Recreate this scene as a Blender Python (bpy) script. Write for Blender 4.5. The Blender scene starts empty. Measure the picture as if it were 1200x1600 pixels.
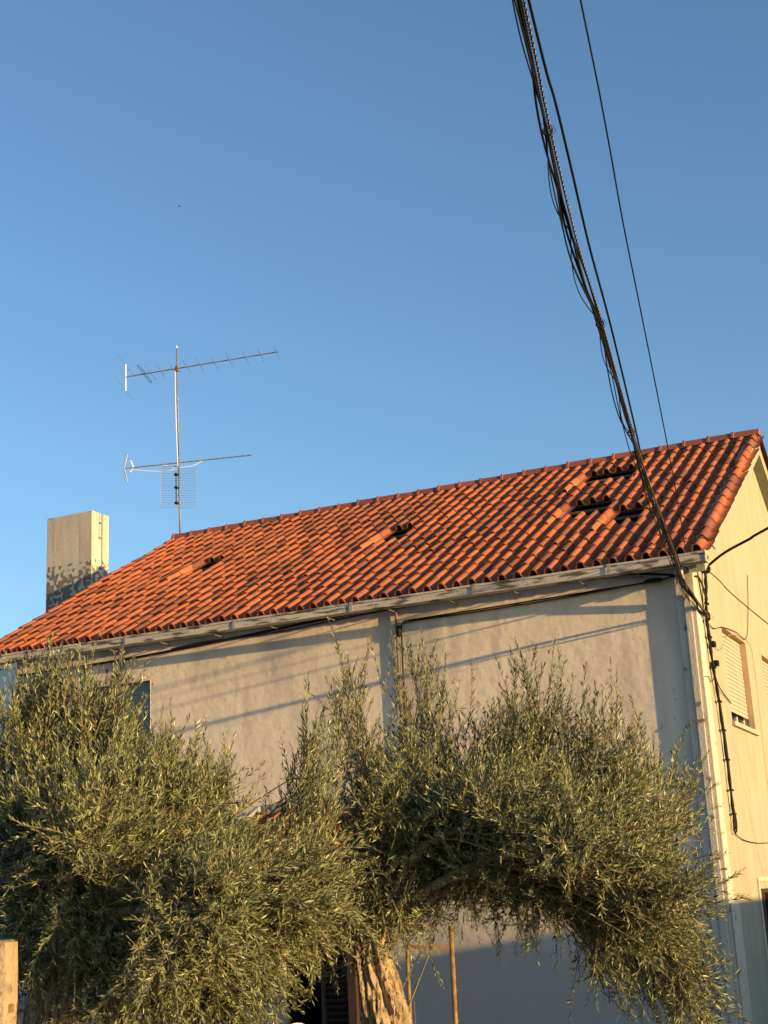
import bpy, bmesh, math, random
import numpy as np
from mathutils import Vector, Matrix, noise as mnoise
R_ = math.radians
random.seed(7); RNG = np.random.default_rng(11)
scn = bpy.context.scene
COL = scn.collection

# ------------------------------------------------------------------ camera
cam_d = bpy.data.cameras.new('camera'); cam = bpy.data.objects.new('camera', cam_d); COL.objects.link(cam)
cam_d.sensor_fit = 'VERTICAL'; cam_d.sensor_height = 24; cam_d.sensor_width = 18; cam_d.lens = 32.228
cam_d.clip_end = 2000
CR, CU, CF = Vector((.90183, .42936, -.04861)), Vector((.15913, -.22543, .96118)), Vector((-.40173, .87455, .27162))
m = Matrix.Identity(4)
for i in range(3):
    m[i][0], m[i][1], m[i][2] = CR[i], CU[i], -CF[i]
m[0][3], m[1][3], m[2][3] = 3.920, -18.599, 2.300
cam.matrix_world = m
scn.camera = cam
scn.render.resolution_x, scn.render.resolution_y = 768, 1024

# ------------------------------------------------------------------ light
SUN_G, SUN_E = R_(11.5), R_(7.0)          # grazing angle to the front wall, elevation
to_sun = Vector((math.cos(SUN_G)*math.cos(SUN_E), -math.sin(SUN_G)*math.cos(SUN_E), math.sin(SUN_E)))
w = bpy.data.worlds.new('World'); scn.world = w; w.use_nodes = True
nt = w.node_tree; nt.nodes.clear()
sky = nt.nodes.new('ShaderNodeTexSky'); sky.sky_type = 'NISHITA'; sky.sun_disc = False
sky.sun_elevation = SUN_E; sky.sun_rotation = math.atan2(to_sun.x, to_sun.y)
sky.altitude = 0; sky.air_density = 1.0; sky.dust_density = 0.7; sky.ozone_density = 2.9
bg = nt.nodes.new('ShaderNodeBackground'); bg.inputs[1].default_value = 0.15
out = nt.nodes.new('ShaderNodeOutputWorld')
nt.links.new(sky.outputs[0], bg.inputs[0]); nt.links.new(bg.outputs[0], out.inputs[0])
sd = bpy.data.lights.new('sun', 'SUN'); sd.energy = 5.0; sd.angle = R_(.53); sd.color = (1.0, .66, .26)
sun = bpy.data.objects.new('sun', sd); COL.objects.link(sun)
sun.rotation_euler = (-to_sun).to_track_quat('-Z', 'Y').to_euler()
scn.view_settings.view_transform = 'Standard'; scn.view_settings.look = 'None'
scn.view_settings.exposure = 0.97; scn.view_settings.gamma = 1.0

# ------------------------------------------------------------------ materials
def mat(name, col, rough=.85, col2=None, scale=4, stretch=(1, 1, 1), bump=0.0, bscale=40, metal=0, spec=.3,
        stain=None, stain_scale=1.2, stain_lo=.55, stain_hi=.7, stain_stretch=(1, 1, 1), bdist=.02, low_stain_shade=None, streak=None, streak_lo=.54, streak_hi=.74):
    mt = bpy.data.materials.new(name); mt.use_nodes = True
    N = mt.node_tree.nodes; L = mt.node_tree.links
    b = N['Principled BSDF']
    b.inputs['Roughness'].default_value = rough; b.inputs['Metallic'].default_value = metal
    b.inputs['Specular IOR Level'].default_value = spec
    geo = N.new('ShaderNodeNewGeometry')
    def noise(sc, st, det=6):
        mp = N.new('ShaderNodeMapping'); mp.inputs['Scale'].default_value = st
        L.new(geo.outputs['Position'], mp.inputs['Vector'])
        n = N.new('ShaderNodeTexNoise'); n.inputs['Scale'].default_value = sc; n.inputs['Detail'].default_value = det
        L.new(mp.outputs[0], n.inputs['Vector']); return n.outputs['Fac']
    def ramp(fac, lo, hi):
        r = N.new('ShaderNodeMapRange'); r.inputs['From Min'].default_value = lo; r.inputs['From Max'].default_value = hi
        L.new(fac, r.inputs['Value']); return r.outputs[0]
    def mix(fac, a, c):
        x = N.new('ShaderNodeMix'); x.data_type = 'RGBA'
        L.new(fac, x.inputs[0])
        for s, v in ((x.inputs[6], a), (x.inputs[7], c)):
            if isinstance(v, tuple): s.default_value = (*v, 1)
            else: L.new(v, s)
        return x.outputs[2]
    c = None
    if col2:
        c = mix(ramp(noise(scale, stretch), .3, .7), col, col2)
    if stain:
        c = mix(ramp(noise(stain_scale, stain_stretch, 9), stain_lo, stain_hi), c if c is not None else col, stain)
    if streak:
        c = mix(ramp(noise(1.3, (2.6, 2.6, .45), 12), streak_lo, streak_hi), c if c is not None else col, streak)
        c = mix(ramp(noise(26, (1, 1, .6), 5), .64, .74), c, tuple(v*.72 for v in streak))
    if low_stain_shade:  # darker towards the wall foot: stain patches plus shade painted into the colour
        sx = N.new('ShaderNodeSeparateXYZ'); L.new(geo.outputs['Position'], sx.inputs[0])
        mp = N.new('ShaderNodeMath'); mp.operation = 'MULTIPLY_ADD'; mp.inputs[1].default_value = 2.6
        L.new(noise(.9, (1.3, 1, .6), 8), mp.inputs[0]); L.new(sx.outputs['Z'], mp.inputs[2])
        c = mix(ramp(mp.outputs[0], 3.9, 2.9), c, low_stain_shade)
    if c is None: b.inputs['Base Color'].default_value = (*col, 1)
    else: L.new(c, b.inputs['Base Color'])
    if bump:
        bp = N.new('ShaderNodeBump'); bp.inputs['Strength'].default_value = bump; bp.inputs['Distance'].default_value = bdist
        L.new(noise(bscale, (1, 1, 1), 8), bp.inputs['Height']); L.new(bp.outputs[0], b.inputs['Normal'])
    mt['_h'] = 1
    return mt

def tile_material(name, c1, c2, c3):
    mt = bpy.data.materials.new(name); mt.use_nodes = True
    N = mt.node_tree.nodes; L = mt.node_tree.links; b = N['Principled BSDF']
    b.inputs['Roughness'].default_value = .75; b.inputs['Specular IOR Level'].default_value = .35
    a = N.new('ShaderNodeAttribute'); a.attribute_name = 'var'
    oi = N.new('ShaderNodeObjectInfo')
    ad = N.new('ShaderNodeMath'); ad.operation = 'ADD'; L.new(a.outputs['Fac'], ad.inputs[0])
    ml = N.new('ShaderNodeMath'); ml.operation = 'MULTIPLY'; ml.inputs[1].default_value = .35; L.new(oi.outputs['Random'], ml.inputs[0])
    L.new(ml.outputs[0], ad.inputs[1])
    fr = N.new('ShaderNodeMath'); fr.operation = 'FRACT'; L.new(ad.outputs[0], fr.inputs[0])
    cr = N.new('ShaderNodeValToRGB'); e = cr.color_ramp.elements
    e[0].position = 0; e[0].color = (*c1, 1); e[1].position = 1; e[1].color = (*c3, 1)
    k = e.new(.55); k.color = (*c2, 1)
    L.new(fr.outputs[0], cr.inputs[0])
    geo = N.new('ShaderNodeNewGeometry')
    n = N.new('ShaderNodeTexNoise'); n.inputs['Scale'].default_value = 5; n.inputs['Detail'].default_value = 8
    L.new(geo.outputs['Position'], n.inputs['Vector'])
    mr = N.new('ShaderNodeMapRange'); mr.inputs['From Min'].default_value = .52; mr.inputs['From Max'].default_value = .72; mr.inputs['To Max'].default_value = .55
    L.new(n.outputs['Fac'], mr.inputs['Value'])
    mx = N.new('ShaderNodeMix'); mx.data_type = 'RGBA'; mx.inputs[7].default_value = (.10, .055, .04, 1)
    L.new(mr.outputs[0], mx.inputs[0]); L.new(cr.outputs[0], mx.inputs[6])
    n3 = N.new('ShaderNodeTexNoise'); n3.inputs['Scale'].default_value = .55; n3.inputs['Detail'].default_value = 10; L.new(geo.outputs['Position'], n3.inputs['Vector'])
    m3 = N.new('ShaderNodeMapRange'); m3.inputs['From Min'].default_value = .45; m3.inputs['From Max'].default_value = .68; m3.inputs['To Max'].default_value = .5; L.new(n3.outputs['Fac'], m3.inputs['Value'])
    x3 = N.new('ShaderNodeMix'); x3.data_type = 'RGBA'; x3.inputs[7].default_value = (.15, .06, .035, 1); L.new(m3.outputs[0], x3.inputs[0]); L.new(mx.outputs[2], x3.inputs[6])
    n4 = N.new('ShaderNodeTexNoise'); n4.inputs['Scale'].default_value = 22; n4.inputs['Detail'].default_value = 6; L.new(geo.outputs['Position'], n4.inputs['Vector'])
    m4 = N.new('ShaderNodeMapRange'); m4.inputs['From Min'].default_value = .66; m4.inputs['From Max'].default_value = .72; m4.inputs['To Max'].default_value = .6; L.new(n4.outputs['Fac'], m4.inputs['Value'])
    x4 = N.new('ShaderNodeMix'); x4.data_type = 'RGBA'; x4.inputs[7].default_value = (.20, .17, .10, 1); L.new(m4.outputs[0], x4.inputs[0]); L.new(x3.outputs[2], x4.inputs[6])
    L.new(x4.outputs[2], b.inputs['Base Color'])
    n2 = N.new('ShaderNodeTexNoise'); n2.inputs['Scale'].default_value = 90; L.new(geo.outputs['Position'], n2.inputs['Vector'])
    bp = N.new('ShaderNodeBump'); bp.inputs['Strength'].default_value = .25; bp.inputs['Distance'].default_value = .01
    L.new(n2.outputs['Fac'], bp.inputs['Height']); L.new(bp.outputs[0], b.inputs['Normal'])
    return mt

M = {}
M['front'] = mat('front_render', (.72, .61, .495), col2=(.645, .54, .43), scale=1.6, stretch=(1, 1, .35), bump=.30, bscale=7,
                 streak=(.52, .44, .365), stain=(.47, .405, .35), stain_scale=.8, stain_lo=.48, stain_hi=.66, stain_stretch=(1.6, 1, .35), bdist=.03, low_stain_shade=(.36, .325, .30))  # low wall tone holds staining and painted shade together
M['gable'] = mat('gable_render', (.345, .335, .255), col2=(.315, .295, .22), scale=2.2, stretch=(1, 1.4, .5), bump=.5, bscale=45,
                 streak=(.31, .27, .18), streak_lo=.5, streak_hi=.8, stain=(.30, .25, .165), stain_scale=1.3, stain_lo=.55, stain_hi=.8, stain_stretch=(1, 2, .5))
M['pilaster'] = mat('pilaster_render', (.52, .46, .38), col2=(.45, .40, .34), scale=3, bump=.35, bscale=30,
                    stain=(.16, .145, .13), stain_scale=5, stain_lo=.62, stain_hi=.68)
M['chimney'] = mat('chimney_render', streak=(.40, .36, .30), streak_lo=.5, streak_hi=.75, col=(.56, .50, .41), col2=(.44, .38, .30), scale=3, stretch=(2, 2, .3), bump=.3, bscale=25,
                   stain=(.20, .18, .16), stain_scale=2.2, stain_lo=.58, stain_hi=.8, stain_stretch=(3, 3, .3))
M['cement'] = mat('bare_cement', (.13, .12, .11), col2=(.20, .18, .165), scale=7, bump=.5, bscale=60)
M['gutter'] = mat('gutter_paint', (.52, .47, .39), col2=(.40, .355, .30), scale=3, stretch=(.6, 1, 3), bump=.25, bscale=30,
                  stain=(.10, .085, .07), stain_scale=5, stain_lo=.50, stain_hi=.60, stain_stretch=(.5, 1, 3))
M['soffit'] = mat('soffit_cement', (.34, .30, .25), col2=(.26, .23, .20), scale=3, bump=.3, bscale=20)
M['white'] = mat('white_render', (.78, .78, .77), col2=(.68, .68, .68), scale=2, bump=.2, bscale=20)
M['tile'] = tile_material('clay_tile', (.33, .090, .038), (.37, .108, .045), (.15, .047, .028))
M['tile_new'] = tile_material('clay_tile_fresh', (.42, .13, .052), (.43, .135, .052), (.40, .12, .048))
M['ridge'] = tile_material('ridge_tile_clay', (.27, .072, .042), (.32, .085, .046), (.20, .062, .042))
M['mortar'] = mat('dark_mortar', (.10, .085, .075), col2=(.18, .15, .13), scale=12, bump=.5, bscale=50)
M['deck'] = mat('roof_void_board', (.055, .042, .032), col2=(.035, .027, .02), scale=3)
M['batten'] = mat('batten_wood', (.20, .14, .09), col2=(.12, .085, .055), scale=8)
M['galv'] = mat('galvanised_steel', (.24, .23, .22), rough=.55, metal=.4, col2=(.20, .16, .13), scale=9)
M['alu'] = mat('aluminium', (.45, .44, .42), rough=.4, metal=.7, col2=(.38, .36, .34), scale=12)
M['plastic_white'] = mat('white_plastic', (.72, .71, .68), rough=.45, col2=(.62, .61, .58), scale=5)
M['cable'] = mat('black_cable', (.009, .009, .010), rough=.7, spec=.15, col2=(.015, .015, .015), scale=20)
M['cable_brown'] = mat('brown_cable', (.022, .017, .013), rough=.7, spec=.15, col2=(.04, .03, .02), scale=15)
M['cable_grey'] = mat('weathered_grey_strand', (.30, .27, .23), rough=.6, col2=(.16, .14, .12), scale=60)
M['cable_paint'] = mat('painted_over_wire', (.42, .35, .22), rough=.7, col2=(.30, .25, .16), scale=15)
M['shutter'] = mat('cream_shutter', (.40, .37, .28), rough=.6, col2=(.35, .32, .24), scale=4)
M['shutter_grey'] = mat('grey_shutter', (.24, .25, .26), rough=.6, col2=(.20, .21, .22), scale=4)
M['reveal'] = mat('pink_stone_reveal', (.52, .36, .24), col2=(.46, .31, .21), scale=6, bump=.2, bscale=40)
M['conduit'] = mat('conduit_paint', (.17, .14, .12), rough=.9, col2=(.13, .11, .09), scale=9)
M['glass'] = mat('window_glass', (.02, .025, .03), rough=.08, spec=.6)
M['wood_dark'] = mat('dark_door_wood', (.05, .03, .02), rough=.6, col2=(.035, .02, .014), scale=6, stretch=(8, 8, 1))
M['rust'] = mat('rusty_steel', (.30, .19, .07), rough=.8, col2=(.17, .09, .04), scale=18, bump=.3, bscale=80, metal=.2)
M['concrete'] = mat('old_concrete_post', (.40, .31, .21), col2=(.28, .22, .16), scale=8, bump=.7, bscale=35,
                    stain=(.17, .13, .10), stain_scale=5, stain_lo=.55, stain_hi=.68)
M['bark'] = mat('olive_bark', (.44, .335, .22), col2=(.26, .19, .12), scale=14, stretch=(2, 2, .5), bump=1.0, bscale=34,
                stain=(.08, .055, .035), stain_scale=11, stain_lo=.57, stain_hi=.68, stain_stretch=(1.5, 1.5, .45), bdist=.04)
M['twig'] = mat('olive_twig', (.23, .18, .12), col2=(.16, .12, .08), scale=12)
M['ground'] = mat('dry_ground', (.17, .13, .09), col2=(.11, .10, .055), scale=1.2, bump=.6, bscale=12,
                  stain=(.07, .09, .035), stain_scale=.8, stain_lo=.5, stain_hi=.65)
M['asphalt'] = mat('asphalt', (.055, .054, .052), col2=(.045, .044, .043), scale=3, bump=.3, bscale=120)
M['grey_wall'] = mat('grey_block_wall', (.25, .25, .25), col2=(.20, .20, .20), scale=3, bump=.4, bscale=30)

def leaf_material():
    mt = bpy.data.materials.new('olive_leaf'); mt.use_nodes = True
    N = mt.node_tree.nodes; L = mt.node_tree.links; b = N['Principled BSDF']
    b.inputs['Roughness'].default_value = .38; b.inputs['Specular IOR Level'].default_value = .5
    a = N.new('ShaderNodeAttribute'); a.attribute_name = 'var'
    cr = N.new('ShaderNodeValToRGB'); e = cr.color_ramp.elements
    e[0].position = 0; e[0].color = (.016, .023, .009, 1); e[1].position = 1; e[1].color = (.26, .21, .07, 1)
    for pos, c in ((.42, (.054, .072, .026)), (.85, (.245, .272, .105))):
        k = e.new(pos); k.color = (*c, 1)
    L.new(a.outputs['Fac'], cr.inputs[0])
    geo = N.new('ShaderNodeNewGeometry')
    mx = N.new('ShaderNodeMix'); mx.data_type = 'RGBA'; mx.inputs[7].default_value = (.225, .25, .12, 1)
    L.new(geo.outputs['Backfacing'], mx.inputs[0]); L.new(cr.outputs[0], mx.inputs[6])
    L.new(mx.outputs[2], b.inputs['Base Color'])
    tr = N.new('ShaderNodeBsdfTranslucent'); L.new(cr.outputs[0], tr.inputs['Color'])
    ms = N.new('ShaderNodeMixShader'); ms.inputs[0].default_value = .10
    L.new(b.outputs[0], ms.inputs[1]); L.new(tr.outputs[0], ms.inputs[2])
    L.new(ms.outputs[0], N['Material Output'].inputs['Surface'])
    return mt
M['leaf'] = leaf_material()

# ------------------------------------------------------------------ helpers
class MB:
    def __init__(s): s.v = []; s.f = []; s.var = []
    def add(s, vs, fs, var=None):
        o = len(s.v); s.v += [tuple(x) for x in vs]; s.f += [tuple(i+o for i in f) for f in fs]
        s.var += [var if var is not None else .5]*len(fs)
        return s
    def box(s, a, b, jit=0):
        x0, y0, z0 = [min(p, q) for p, q in zip(a, b)]; x1, y1, z1 = [max(p, q) for p, q in zip(a, b)]
        vs = [(x0,y0,z0),(x1,y0,z0),(x1,y1,z0),(x0,y1,z0),(x0,y0,z1),(x1,y0,z1),(x1,y1,z1),(x0,y1,z1)]
        return s.add(vs, [(0,3,2,1),(4,5,6,7),(0,1,5,4),(1,2,6,5),(2,3,7,6),(3,0,4,7)])
    def bar(s, p, q, a, b, up=(0, 0, 1)):
        p, q = Vector(p), Vector(q); d = (q-p).normalized(); u = Vector(up)
        sx = d.cross(u);
        if sx.length < 1e-4: sx = d.cross(Vector((1, 0, 0)))
        sx.normalize(); sy = sx.cross(d)
        vs = []
        for c in (p, q):
            for i, j in ((-1,-1),(1,-1),(1,1),(-1,1)): vs.append(c+sx*(a/2*i)+sy*(b/2*j))
        return s.add(vs, [(3,2,1,0),(4,5,6,7),(0,1,5,4),(1,2,6,5),(2,3,7,6),(3,0,4,7)])
    def tube(s, pts, r, n=6, caps=True, twist=None):
        pts = [Vector(p) for p in pts]; rs = r if isinstance(r, (list, tuple)) else [r]*len(pts)
        vs, fs = [], []
        ref = Vector((.31, .17, .93))
        for i, p in enumerate(pts):
            d = (pts[min(i+1, len(pts)-1)]-pts[max(i-1, 0)])
            d = d.normalized() if d.length > 1e-9 else Vector((0, 0, 1))
            a = d.cross(ref);
            if a.length < .05: a = d.cross(Vector((1, 0, 0)))
            a.normalize(); c = d.cross(a)
            for k in range(n):
                t = 2*math.pi*k/n; vs.append(p+(a*math.cos(t)+c*math.sin(t))*rs[i])
        for i in range(len(pts)-1):
            for k in range(n):
                fs.append((i*n+k, i*n+(k+1) % n, (i+1)*n+(k+1) % n, (i+1)*n+k))
        if caps:
            fs.append(tuple(range(n-1, -1, -1))); fs.append(tuple((len(pts)-1)*n+k for k in range(n)))
        return s.add(vs, fs)
    def ring(s, c, r, tr, axis=(0, 0, 1), n=16, k=5, arc=1.0):
        ax = Vector(axis).normalized(); a = ax.orthogonal().normalized(); b = ax.cross(a); c = Vector(c)
        return s.tube([c+(a*math.cos(t)+b*math.sin(t))*r for t in [2*math.pi*arc*i/n for i in range(n+1)]], tr, k, caps=True)
    def mesh(s, name):
        me = bpy.data.meshes.new(name); me.from_pydata(s.v, [], s.f)
        at = me.attributes.new('var', 'FLOAT', 'FACE'); at.data.foreach_set('value', s.var)
        me.update(); return me
    def build(s, name, m, parent=None, smooth=False):
        return obj(name, s.mesh(name), m, parent, smooth)

def obj(name, me, m, parent=None, smooth=False):
    o = bpy.data.objects.new(name, me); COL.objects.link(o)
    if m and not me.materials: me.materials.append(M[m] if isinstance(m, str) else m)
    if smooth: me.polygons.foreach_set('use_smooth', [True]*len(me.polygons))
    if parent: o.parent = parent
    return o
def tag(o, label=None, cat=None, group=None, kind=None):
    if label: o['label'] = label
    if cat: o['category'] = cat
    if group: o['group'] = group
    if kind: o['kind'] = kind
    return o
def empty(name, loc=(0, 0, 0), label=None, cat=None, group=None):
    o = bpy.data.objects.new(name, None); COL.objects.link(o); o.location = loc; o.empty_display_size = .2
    return tag(o, label, cat, group)
def bevel(o, wd=.01, seg=2):
    b = o.modifiers.new('bevel', 'BEVEL'); b.width = wd; b.segments = seg; b.limit_method = 'ANGLE'
    return o
def smooth_path(pts, n=6):
    P = [Vector(p) for p in pts]; res = []
    for i in range(len(P)-1):
        p0, p1, p2, p3 = P[max(i-1, 0)], P[i], P[i+1], P[min(i+2, len(P)-1)]
        for k in range(n):
            t = k/n
            res.append(.5*((2*p1)+(p2-p0)*t+(2*p0-5*p1+4*p2-p3)*t*t+(3*p1-p0-3*p2+p3)*t**3))
    res.append(P[-1]); return res

# wall in a plane with rectangular holes: f(u,v,d) maps to 3D; d goes inward
def wall_mesh(mb, f, u0, u1, v0, v1, holes, depth, step=1.5):
    us = sorted({u0, u1, *[h[0] for h in holes], *[h[1] for h in holes]})
    vs = sorted({v0, v1, *[h[2] for h in holes], *[h[3] for h in holes]})
    for i in range(len(us)-1):
        for j in range(len(vs)-1):
            uc, vc = (us[i]+us[i+1])/2, (vs[j]+vs[j+1])/2
            if any(h[0] < uc < h[1] and h[2] < vc < h[3] for h in holes): continue
            mb.add([f(us[i], vs[j], 0), f(us[i+1], vs[j], 0), f(us[i+1], vs[j+1], 0), f(us[i], vs[j+1], 0)], [(0, 1, 2, 3)])
    for a, b, c, d in holes:
        for (p, q) in (((a, c), (b, c)), ((b, c), (b, d)), ((b, d), (a, d)), ((a, d), (a, c))):
            mb.add([f(*p, 0), f(*p, depth), f(*q, depth), f(*q, 0)], [(0, 1, 2, 3)])
    return mb

# ------------------------------------------------------------------ ground, road
def gz(x, y):                        # the street side lies a little higher than the yard
    t = min(max((-y-9)/9, 0), 1); return .75*t*t*(3-2*t)
g = MB(); xs = [-600, -200, -80]+[-40+4*i for i in range(21)]+[80, 200, 600]; ys = [-600, -200, -80]+[-40+2*i for i in range(31)]+[60, 200, 600]
vs = [(x, y, gz(x, y)+(.03*math.sin(x*.7)*math.cos(y*.9) if abs(x) < 40 and -14 < y < -1 else 0)) for y in ys for x in xs]
nx = len(xs)
g.add(vs, [(j*nx+i, j*nx+i+1, (j+1)*nx+i+1, (j+1)*nx+i) for j in range(len(ys)-1) for i in range(nx-1)])
tag(g.build('ground', 'ground', smooth=True), kind='structure')
r = MB(); r.add([(-80, -26, .756), (80, -26, .756), (80, -18.2, .756), (-80, -18.2, .756)], [(0, 1, 2, 3)])
tag(r.build('road', 'asphalt'), kind='structure')

# ------------------------------------------------------------------ the house
ZE = 6.5                     # gutter bottom
WY = .09                     # front wall plane
XL = -11.8                   # left end wall
YB = 11.75                   # rear wall
S0 = Vector((0, -.24, ZE+.175)); T0 = Vector((0, 5.97, 10.11))
SL = (T0-S0).length; SD = (T0-S0).normalized(); SN = Vector((0, -SD.z, SD.y))
TW, X0, ROWS = .2369, .16, 16
GA = SL/ROWS
XV, XLV = .285, -12.47
house = empty('house', (0, 0, 0), 'two storey rendered house with orange clay tiled roof and yellow lit gable', 'house')

def roof_z(y, off): return S0.z+(y-S0.y)*SD.z/SD.y-off
# front wall
fw = MB()
FH = [(-10.25, -9.02, 4.5, 5.97), (-6.75, -5.47, 0.02, 2.15)]
wall_mesh(fw, lambda u, v, d: (u, WY+d, v), XL, -.26, -.3, 6.66, FH, .22)
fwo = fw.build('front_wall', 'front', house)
# gable wall with sloping top
gw = MB(); PK = 5.97
GH = [(1.60, 3.36, 4.53, 5.95), (4.72, 6.5, 4.53, 5.95), (2.12, 3.25, .02, 2.2), (7.6, 9.2, 4.53, 5.95)]
def gablef(X): return lambda u, v, d: (X-d if X > -1 else X+d, u, v)
wall_mesh(gw, gablef(0.0), .29, YB, -.3, 6.7, GH, .20)
gw.add([(0, .0, 6.62), (0, .29, 6.62), (0, .29, 6.7), (0, 0, 6.7)], [(0, 1, 2, 3)]); gw.add([(0, 0, 6.7), (0, YB, 6.7), (0, PK, roof_z(PK, .12))], [(0, 1, 2)])
gw.build('gable_wall', 'gable', house)
lw = MB(); wall_mesh(lw, lambda u, v, d: (XL+d, YB+WY-u, v), WY, YB, -.3, 6.7, [], .2)
lw.add([(XL, YB, 6.7), (XL, WY, 6.7), (XL, PK, roof_z(PK, .12))], [(0, 1, 2)])
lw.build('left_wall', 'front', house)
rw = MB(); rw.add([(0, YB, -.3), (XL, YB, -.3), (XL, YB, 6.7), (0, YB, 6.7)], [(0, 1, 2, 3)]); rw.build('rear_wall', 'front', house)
fl = MB(); fl.box((XL+.02, .35, 3.0), (-.3, YB-.02, 3.15)); fl.build('upper_floor', 'soffit', house)
# corner pilaster with a narrow rounded arris
p = MB(); p.box((-.265, 0.0, -.3), (.006, .30, 6.62)); pil = bevel(p.build('corner_pilaster', 'pilaster', house), .012)
p = MB(); p.box((.010, -.004, -.3), (.030, .50, 2.05)); bevel(p.build('corner_plinth', 'pilaster', house), .008)
# verge band under the edge tiles
vb = MB()
for sgn in (1,):
    a = [( .003, -.20, roof_z(-.20, .30)), (.003, -.20, roof_z(-.20, -.0)), (.003, PK, roof_z(PK, -.0)), (.003, PK, roof_z(PK, .30))]
    b = [(.225, q[1], q[2]) for q in a]
    vb.add(a+b, [(3, 2, 1, 0), (4, 5, 6, 7), (0, 1, 5, 4), (1, 2, 6, 5), (2, 3, 7, 6), (3, 0, 4, 7)])
vb.build('verge_band', 'gable', house)
vb = MB()
a = [(.003, PK+.001, roof_z(PK, .30)), (.003, PK+.001, roof_z(PK, .045)), (.003, 12.1, roof_z(-.17, .045)), (.003, 12.1, roof_z(-.17, .30))]
b = [(.19, q[1], q[2]) for q in a]
vb.add(a+b, [(3, 2, 1, 0), (4, 5, 6, 7), (0, 1, 5, 4), (1, 2, 6, 5), (2, 3, 7, 6), (3, 0, 4, 7)])
vb.build('verge_band', 'gable', house)
# left verge soffit
vb = MB()
a = [(XL-.003, -.12, roof_z(-.12, .26)), (XL-.003, -.12, roof_z(-.12, .05)), (XL-.003, PK, roof_z(PK, .05)), (XL-.003, PK, roof_z(PK, .26))]
b = [(XLV+.03, q[1], q[2]) for q in a]
vb.add(a+b, [(0, 1, 2, 3), (7, 6, 5, 4), (4, 5, 1, 0), (5, 6, 2, 1), (6, 7, 3, 2), (7, 4, 0, 3)])
vb.build('verge_slab', 'soffit', house)
# cornice where wall meets the roof
c = MB(); c.box((XL, .02, 6.645), (-.01, .35, 6.72)); c.build('cornice', 'soffit', house)

# gutter: open trough on brackets, in sections
ZG = ZE-.017
gx = [XV-.005, -1.05, -3.05, -5.05, -7.1, -9.15, -11.1, XLV-.03]
for i in range(len(gx)-1):
    b_, a_ = gx[i]-.004, gx[i+1]+.004
    j = random.uniform(-.006, .006); jz = random.uniform(-.004, .004)
    yf, yb = -.42+j, -.24+j; z0, z1, zb = ZG+.012+jz, ZG+.15+jz, ZG+.022+jz; t = .014
    prof = [(yf, z0), (yb, z0), (yb, zb), (yb-t, zb), (yb-t, z0+t), (yf+t, z0+t), (yf+t, z1), (yf-.012, z1), (yf-.012, z1-.03), (yf, z1-.03)]
    q = MB(); n = len(prof)
    nseg = 6
    vs = []
    for k in range(nseg+1):
        x = a_+(b_-a_)*k/nseg; sag = -.006*math.sin(math.pi*k/nseg)
        vs += [(x, y, z+sag) for y, z in prof]
    fs = [(k*n+l, (k+1)*n+l, (k+1)*n+(l+1) % n, k*n+(l+1) % n) for k in range(nseg) for l in range(n)]
    fs += [tuple(range(n)), tuple(nseg*n+l for l in range(n-1, -1, -1))]
    q.add(vs, fs)
    go = q.build('gutter', 'gutter', house)
    if i:
        q = MB(); q.box((gx[i]-.025, -.4405, ZG-.004), (gx[i]+.025, -.4345, ZG+.152)); q.build('joint_strap', 'soffit', go)
    for k in range(2):
        x = a_+(b_-a_)*(.25+.5*k)
        q = MB(); q.bar((x, -.22, ZG+.012), (x, WY, ZG+.012), .02, .012); q.build('gutter_bracket', 'mortar', go)
q = MB(); q.box((XV-.004, -.436, ZG-.004), (XV+.012, -.238, ZG+.155)); q.build('gutter_end_cap', 'gutter', house)

# downpipe: hopper, sloping elbow, flat pipe on the pilaster
dp = MB(); dp.box((-.18, -.32, ZG-.11), (-.07, -.23, ZG-.001)); d0 = bevel(dp.build('downpipe_hopper', 'gutter', house), .008)
dp = MB(); dp.bar((-.125, -.275, ZG-.09), (-.105, -.03, ZG-.37), .10, .07, up=(0, 1, 0)); bevel(dp.build('downpipe_elbow', 'gutter', house), .008)
dp = MB(); dp.box((-.155, -.028, -.2), (-.055, -.002, ZE-.36)); bevel(dp.build('downpipe', 'pilaster', house), .010)
for z in (2.6, 4.4):
    dp = MB(); dp.box((-.17, -.033, z), (-.04, .001, z+.03)); dp.build('pipe_clip', 'rust', house)

# roof
roof = empty('roof', (0, 0, 0)); roof.parent = house
dk = MB()
def rp(x, v, h): return Vector((x, 0, 0))+S0+SD*v+SN*h
dk.add([rp(XV-.06, .15, -.2), rp(XLV+.06, .15, -.2), rp(XLV+.06, SL, -.2), rp(XV-.06, SL, -.2)], [(0, 3, 2, 1), (0, 1, 2, 3)])
dk.build('roof_board', 'deck', roof)
dk = MB(); dk.add([(XV-.02, PK, T0.z+.03), (XLV+.02, PK, T0.z+.03), (XLV+.02, 12.2, S0.z), (XV-.02, 12.2, S0.z)], [(0, 3, 2, 1), (0, 1, 2, 3)])
dk.build('rear_roof_slope', 'tile', roof)
bt = MB().box((XLV+.05, -.02, -.02), (XV-.05, .02, .012)).mesh('batten'); bt.materials.append(M['batten'])
for rI in range(1, ROWS):
    o = obj('batten', bt, None, roof); pz = rp(0, rI*GA+.06, -.035); o.location = pz; o.rotation_euler = (math.atan2(SD.z, SD.y), 0, 0)

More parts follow.
